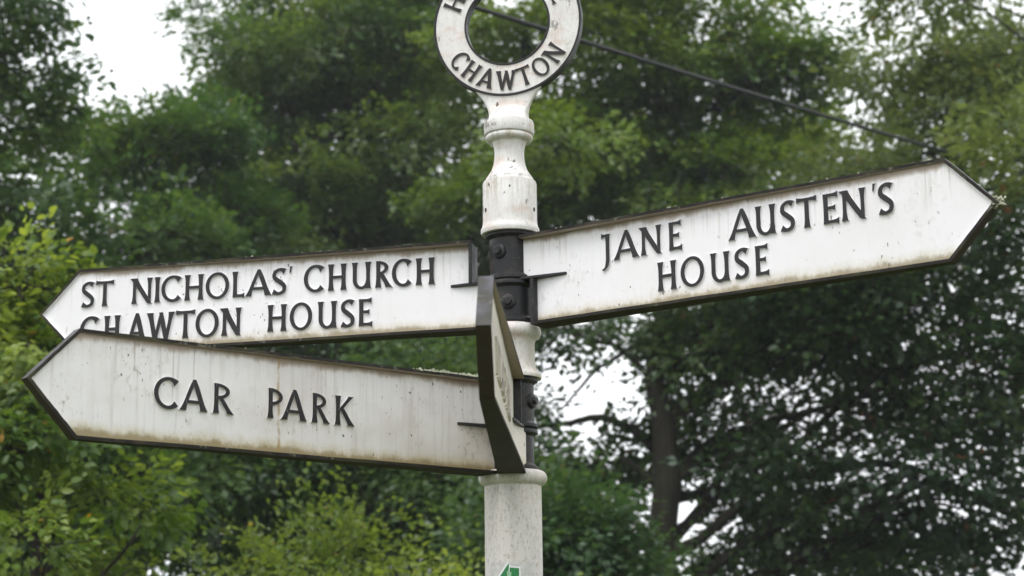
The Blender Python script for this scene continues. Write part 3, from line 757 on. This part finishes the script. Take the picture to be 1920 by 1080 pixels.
def tree(name, label, cat, base, trunk_top, trunk_r, lobes, leaf_mat, leaf=0.085, clump_r=(0.5, 0.95), dens=1.0, sprays=34, n_leaf=18, near=False,
         group=None, flat=0.38, spray_len=0.45, droop=0.25, upright=0.0, limbs=(), bark=None, side=0.16, shell=0.10, seed=1, gap=-0.22, gapf=2.1):
    """lobes: (u, v, distance, half width px, half height px, half depth m, density)"""
    global rng
    rng = np.random.default_rng(seed); random.seed(seed)
    bark = bark or M_BARK
    base = np.array(base, float)
    root = empty(name, tuple(base)); tag(root, label, cat, group)
    B = -base
    top = np.array(trunk_top, float)
    n = 12
    tp = curve(base-np.array([0, 0, .2]), top, 0.0, 0.008, n)
    tr = np.linspace(1, 0, n)**0.8*trunk_r*0.75+trunk_r*0.25; tr[0] *= 1.5; tr[1] *= 1.12
    T = Tubes(); T.add(tp+B, tr, 14)
    tk = T.build('trunk', bark, root)
    BR = Tubes()
    CP, CD, CN, CL, CT = [], [], [], [], []
    for (u, v, dist, ru, rv, rd, dn) in lobes:
        c = at(u, v, dist); rx, rz = ru*dist/F_PX, rv*dist/F_PX
        area = pi*rx*rz; sh = 0.6*(clump_r[0]+clump_r[1])*0.5+spray_len*0.35
        rx, rz = max(rx*0.35, rx-sh), max(rz*0.30, rz-sh*0.75); rd = max(0.3*rd, rd-sh*0.5)
        # main limb from the trunk to the lobe
        zz = np.clip(c[2]-0.55*np.hypot(c[0]-tp[0][0], c[1]-tp[0][1])-rz*0.3, tp[2][2], tp[-1][2])
        i0 = int(np.argmin(np.abs(tp[:, 2]-zz))); r0 = min(tr[i0]*0.40, trunk_r*0.30)
        cv = curve(tp[i0], c-np.array([0, 0, rz*0.25]), 0.10, 0.030, 9)
        BR.add(cv+B, np.linspace(r0, r0*0.28, 9), 7)
        R0 = 0.5*(clump_r[0]+clump_r[1])
        nc = max(3, int(dens*dn*2.6*area/(pi*R0*R0*flat**0.5)))
        for _ in range(nc):
            q = unit(rng.normal(size=3)); rr = (shell+(1-shell)*rng.random())**(1/2.0)
            p = c+q*rr*np.array([rx, rd, rz])
            if p[2] < 0.3: continue
            if mnoise.noise(Vector(p*np.array([0.62, 0.62, 0.8])*gapf)+Vector((seed*3.1, 0, 0))) < gap: continue
            R = rng.uniform(*clump_r)
            out = unit((p-c)/np.array([rx, rd, rz])**1.0+np.array([0, 0, 0.25]))
            # branch to the clump
            j = rng.integers(3, 9)
            BR.add(curve(cv[j], p, 0.06, 0.05, 5)+B, np.linspace(max(r0*0.26, 0.012), 0.007, 5), 4)
            ns = max(4, int(sprays*(R/R0)**2))
            d = unit(rng.normal(size=(ns, 3))); d[:, 2] = d[:, 2]*0.8+0.15; d = unit(d)
            rad = R*rng.random(ns)**0.5
            pos = p+d*rad[:, None]*np.array([1, 1, flat])
            hd = unit(d*np.array([1, 1, 0.35])+out*0.55+rng.normal(0, .35, (ns, 3))+np.array([0, 0, upright-droop]))
            nrm = unit(np.array([0, 0, 1.0])+out*np.array([.7, .7, .2])+rng.normal(0, .30, (ns, 3)))
            nrm = unit(nrm-hd*np.sum(nrm*hd, -1, keepdims=True))
            CP.append(pos); CD.append(hd); CN.append(nrm); CL.append(spray_len*rng.uniform(.6, 1.25, ns)); CT.append(np.clip(rng.normal(.45, .26)+rng.normal(0, .12, ns), 0, 1))
            # a few twigs that carry the sprays
            for s_ in range(0, ns, 4 if near else 9):
                BR.add(np.array([p, pos[s_], pos[s_]+hd[s_]*spray_len*0.8])+B, [0.006, 0.005, 0.002], 3)
    for pts, r in limbs:
        P = np.array([at(*q) for q in pts]); m_ = len(P)
        t = np.linspace(0, m_-1, m_*5); P2 = np.stack([np.interp(t, np.arange(m_), P[:, k]) for k in range(3)], 1)
        for _ in range(3): P2[1:-1] = (P2[:-2]+P2[1:-1]*2+P2[2:])/4
        P2 += rng.normal(0, r[0]*0.12, P2.shape)
        BR.add(P2+B, np.interp(t, np.arange(m_), np.linspace(r[0], r[1], m_)), 7)
    br = BR.build('branchwork', bark, root); br['kind'] = 'stuff'
    V, Fc, k, tint = foliage(np.concatenate(CP), np.concatenate(CD), np.concatenate(CN), np.concatenate(CL), np.concatenate(CT), n_leaf, leaf, near, side)
    cr = fast_mesh('crown', V+B, Fc, k, leaf_mat, root, tint); cr['kind'] = 'stuff'
    print('TREE', name, len(Fc)*(k-2))
    return root

L_DARK  = mat_leaf('leaf_dark_green', (0.036, 0.084, 0.024), (0.095, 0.165, 0.038), (0.14, 0.11, 0.03))
L_OLIVE = mat_leaf('leaf_olive', (0.048, 0.108, 0.022), (0.150, 0.228, 0.046), (0.17, 0.13, 0.03))
L_LOOSE = mat_leaf('leaf_loose_olive', (0.058, 0.095, 0.028), (0.150, 0.195, 0.052), (0.20, 0.12, 0.04))
L_MID   = mat_leaf('leaf_mid_green', (0.038, 0.096, 0.022), (0.120, 0.205, 0.038), (0.15, 0.13, 0.03))
L_FRESH = mat_leaf('leaf_fresh_green', (0.052, 0.115, 0.018), (0.165, 0.250, 0.036), (0.18, 0.15, 0.03))
L_MAPLE = mat_leaf('leaf_field_maple', (0.080, 0.150, 0.024), (0.300, 0.385, 0.070), (0.42, 0.21, 0.03))
L_HAZEL = mat_leaf('leaf_yellow_green', (0.105, 0.170, 0.028), (0.270, 0.345, 0.066), (0.30, 0.24, 0.05))
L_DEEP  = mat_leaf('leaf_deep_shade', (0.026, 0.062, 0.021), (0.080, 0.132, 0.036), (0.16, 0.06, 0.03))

def gp(u, dist):          # ground point under a pixel column
    p = at(u, 540, dist); return (p[0], p[1], 0.0)

G = 'tall trees behind the signpost'
tree('broadleaf_tree', 'dark tree with ragged sky gaps, cut by the upper left edge', 'tree', gp(-150, 17), at(-110, 60, 17), 0.26,
     [(-80, 300, 17, 170, 190, 1.6, 1.2), (0, 200, 17, 110, 110, 1.2, 1.0), (50, 380, 17, 130, 120, 1.3, .7), (-130, 40, 17, 100, 120, 1.4, .6), (0, -10, 16.5, 60, 34, .7, .5), (55, 130, 17, 70, 50, .7, .5), (30, 560, 17.5, 190, 130, 1.5, .9), (-150, 560, 17.5, 180, 200, 1.5, 1.2)], L_DARK, 0.085, (0.26, 0.56), 0.80, 34, 19, group=G, seed=11)
tree('broadleaf_tree', 'mid green tree below the patch of white sky', 'tree', gp(270, 23), at(290, 300, 23), 0.20,
     [(290, 330, 23, 150, 150, 1.9, 1.2), (350, 280, 23.5, 110, 150, 1.8, 1.1), (200, 440, 23, 170, 110, 1.8, .8), (380, 430, 23, 150, 160, 1.8, 1.3), (160, 280, 23, 90, 80, 1.2, .5), (270, 600, 23, 260, 160, 2.0, 1.2), (330, 480, 22.5, 150, 110, 1.6, 1.2)], L_MID, 0.092, (0.36, 0.80), 0.72, 46, 20, group=G, seed=12)
tree('broadleaf_tree', 'tall dense olive green tree filling the space between sky patch and ring', 'tree', gp(640, 28), at(640, 60, 28), 0.30,
     [(620, 110, 28, 260, 240, 2.8, 1.3), (500, 250, 27, 170, 220, 2.4, 1.3), (770, 300, 27, 210, 210, 2.6, 1.3), (580, 430, 26.5, 250, 170, 2.4, 1.3), (800, 60, 28, 190, 180, 2.4, 1.2), (450, 90, 28, 120, 150, 2.0, 1.3), (680, 600, 27, 260, 170, 2.6, 1.3), (450, 600, 27, 190, 160, 2.2, 1.3), (640, -120, 28, 240, 160, 2.4, 1.1)], L_OLIVE, 0.100, (0.42, 1.0), 0.70, 52, 20, group=G, seed=13)
tree('broadleaf_tree', 'brighter green tree rising behind the ring and the slanting cable', 'tree', gp(955, 25), at(985, 60, 25), 0.26,
     [(1130, 120, 25, 210, 190, 2.4, 1.2), (1310, 110, 25, 190, 160, 2.2, 1.1), (1070, 320, 24.5, 200, 180, 2.4, 1.3), (1270, 330, 24.5, 210, 160, 2.2, 1.0), (1455, 180, 25, 150, 150, 1.8, 1.3), (960, 60, 25.5, 140, 130, 1.8, .8), (930, 420, 25, 180, 150, 2.2, 1.2), (1130, -110, 25, 240, 150, 2.4, 1.2), (1430, 340, 25, 150, 130, 2.0, 1.1), (900, 600, 25.5, 120, 130, 2, 1.1), (905, 490, 26, 110, 90, 1.6, 1.6)], L_FRESH, 0.096, (0.40, 0.90), 0.72, 48, 20, group=G, seed=14)
tree('broadleaf_tree', 'olive tree with loose leaves at the upper right corner', 'tree', gp(2150, 18.5), at(2120, 40, 18.5), 0.15,
     [(1810, 210, 20, 160, 150, 1.6, 1.2), (1910, 90, 20, 150, 160, 1.8, 1.0), (1640, 280, 19.5, 140, 110, 1.4, 1.3), (1960, 330, 14.3, 110, 140, 0.9, 1.3), (1690, 110, 20, 90, 90, 1.0, .30), (2050, 250, 17.5, 180, 280, 1.8, 1.2), (1590, 370, 19, 180, 90, 1.4, 1.3), (1770, -40, 17.5, 130, 100, 1.2, .5), (1500, 420, 19, 130, 60, 1.2, 1.1)], L_LOOSE, 0.080, (0.30, 0.66), 0.78, 36, 20, group=G, seed=15)
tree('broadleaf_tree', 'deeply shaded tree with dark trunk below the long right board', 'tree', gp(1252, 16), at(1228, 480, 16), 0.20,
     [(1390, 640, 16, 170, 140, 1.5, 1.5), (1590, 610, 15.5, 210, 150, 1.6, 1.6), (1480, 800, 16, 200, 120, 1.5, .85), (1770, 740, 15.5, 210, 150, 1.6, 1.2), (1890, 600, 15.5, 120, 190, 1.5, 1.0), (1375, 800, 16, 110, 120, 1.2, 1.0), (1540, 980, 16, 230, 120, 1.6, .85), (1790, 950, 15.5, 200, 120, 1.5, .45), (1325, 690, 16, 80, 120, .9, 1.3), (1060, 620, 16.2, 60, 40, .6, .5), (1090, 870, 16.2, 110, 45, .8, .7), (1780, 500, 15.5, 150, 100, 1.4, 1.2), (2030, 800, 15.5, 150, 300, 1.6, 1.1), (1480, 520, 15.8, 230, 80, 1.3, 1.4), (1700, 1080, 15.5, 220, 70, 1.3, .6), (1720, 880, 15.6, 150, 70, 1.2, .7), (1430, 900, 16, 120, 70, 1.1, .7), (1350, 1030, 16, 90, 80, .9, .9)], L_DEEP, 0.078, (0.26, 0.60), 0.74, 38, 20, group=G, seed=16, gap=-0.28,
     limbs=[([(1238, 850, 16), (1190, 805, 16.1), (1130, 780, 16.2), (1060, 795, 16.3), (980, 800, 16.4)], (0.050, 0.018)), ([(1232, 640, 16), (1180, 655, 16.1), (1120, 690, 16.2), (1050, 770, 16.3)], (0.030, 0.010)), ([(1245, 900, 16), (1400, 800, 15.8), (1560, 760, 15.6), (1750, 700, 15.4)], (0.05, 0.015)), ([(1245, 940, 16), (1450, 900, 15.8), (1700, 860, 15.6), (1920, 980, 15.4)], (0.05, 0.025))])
H_ = 'shrubs below the boards'
tree('dark_shrub', 'dense dark green shrub filling the gap below the church board', 'shrub', gp(640, 15.5), at(640, 900, 15.5), 0.10,
     [(430, 860, 15.5, 190, 180, 1.5, 1.5), (660, 850, 15.8, 220, 180, 1.5, 1.5), (850, 920, 15.5, 170, 170, 1.4, 1.5), (540, 1050, 15.2, 260, 160, 1.4, 1.4), (830, 740, 16, 150, 110, 1.4, 1.1), (920, 830, 16, 90, 120, 1.3, 1.1), (900, 1050, 15.4, 150, 130, 1.4, 1.4)], L_DARK, 0.060, (0.26, 0.50), 0.8, 36, 22, group=H_, seed=17, gap=-1)
tree('dark_shrub', 'dark green hedge shrub behind the bright maple at the lower left', 'shrub', gp(120, 14), at(120, 760, 14), 0.10,
     [(120, 700, 14, 200, 150, 1.2, 1.4), (0, 900, 14, 220, 220, 1.3, 1.4), (250, 900, 14, 180, 200, 1.2, 1.4), (-150, 700, 14, 160, 200, 1.2, 1.2)], L_DARK, 0.070, (0.26, 0.50), 1.0, 36, 19, group=H_, seed=21, gap=-1)
tree('dark_shrub', 'dark green shrub just right of the white post', 'shrub', gp(1090, 13), at(1090, 980, 13), 0.08,
     [(1075, 1020, 13, 105, 90, 1.0, 1.5), (1010, 1020, 13, 100, 110, 1.0, 1.5), (1100, 1090, 13, 110, 100, 1.0, 1.5)], L_DARK, 0.065, (0.22, 0.42), 1.0, 36, 19, group=H_, seed=18, gap=-1)
tree('field_maple', 'bright yellow green maple below the tip of the car park board', 'shrub', gp(90, 9), at(90, 760, 9), 0.05,
     [(90, 640, 9, 150, 150, .8, 1.2), (20, 520, 9.2, 90, 90, .5, 1.0), (50, 830, 9, 190, 150, .9, 1.2), (220, 930, 9, 140, 110, .7, 1.3), (100, 1040, 8.8, 240, 140, .9, 1.2), (-120, 760, 9, 170, 270, .9, 1.1), (280, 1060, 9, 90, 90, .6, 1.0)], L_MAPLE, 0.050, (0.17, 0.36), 0.80, 34, 18, near=True, group=H_, spray_len=0.22, seed=19, side=.12, gap=-0.12, gapf=3.0,
     limbs=[([(190, 1080, 8.6), (235, 1030, 8.5), (265, 985, 8.5)], (.010, .006))])
tree('hazel_shrub', 'yellow green shrub with arching shoots under the car park board', 'shrub', gp(600, 10.5), at(600, 1090, 10.5), 0.05,
     [(470, 1150, 10.5, 140, 90, .8, 1.0), (630, 1135, 10.5, 150, 80, .8, .9), (440, 1085, 10.5, 80, 40, .5, .5), (700, 1095, 10.6, 120, 40, .5, .5), (770, 1160, 10.4, 160, 80, .8, .9), (560, 1210, 10.2, 280, 100, .9, 1.2), (880, 1165, 10.4, 80, 90, .5, .7), (580, 1065, 10.6, 90, 40, .5, .45)], L_HAZEL, 0.040, (0.14, 0.30), 0.60, 16, 30, near=True, group=H_, spray_len=0.50, upright=0.55, seed=20, side=.035, gap=-0.05, gapf=3.4)

# ------------------------------------------------------------------ thin haze, added to lift the dark tones like lens glare
def haze():
    x0, x1, y0, y1, z0, z1 = -30, 30, -8, 45, -1.0, 24.0
    V = [(x, y, z) for x in (x0, x1) for y in (y0, y1) for z in (z0, z1)]
    Fc = [(0, 1, 3, 2), (4, 6, 7, 5), (0, 4, 5, 1), (2, 3, 7, 6), (0, 2, 6, 4), (1, 5, 7, 3)]
    b = NB('veil_haze'); v = b.n('ShaderNodeVolumePrincipled'); v.inputs['Color'].default_value = (0.93, 0.96, 1, 1); v.inputs['Density'].default_value = HAZE
    b.t.links.new(v.outputs[0], b.out.inputs['Volume'])
    tag(mesh_obj('haze', V, Fc, b.m), 'thin haze volume added to veil and lighten the dark trees', None, None, 'stuff')
HAZE = 0.0010
haze()
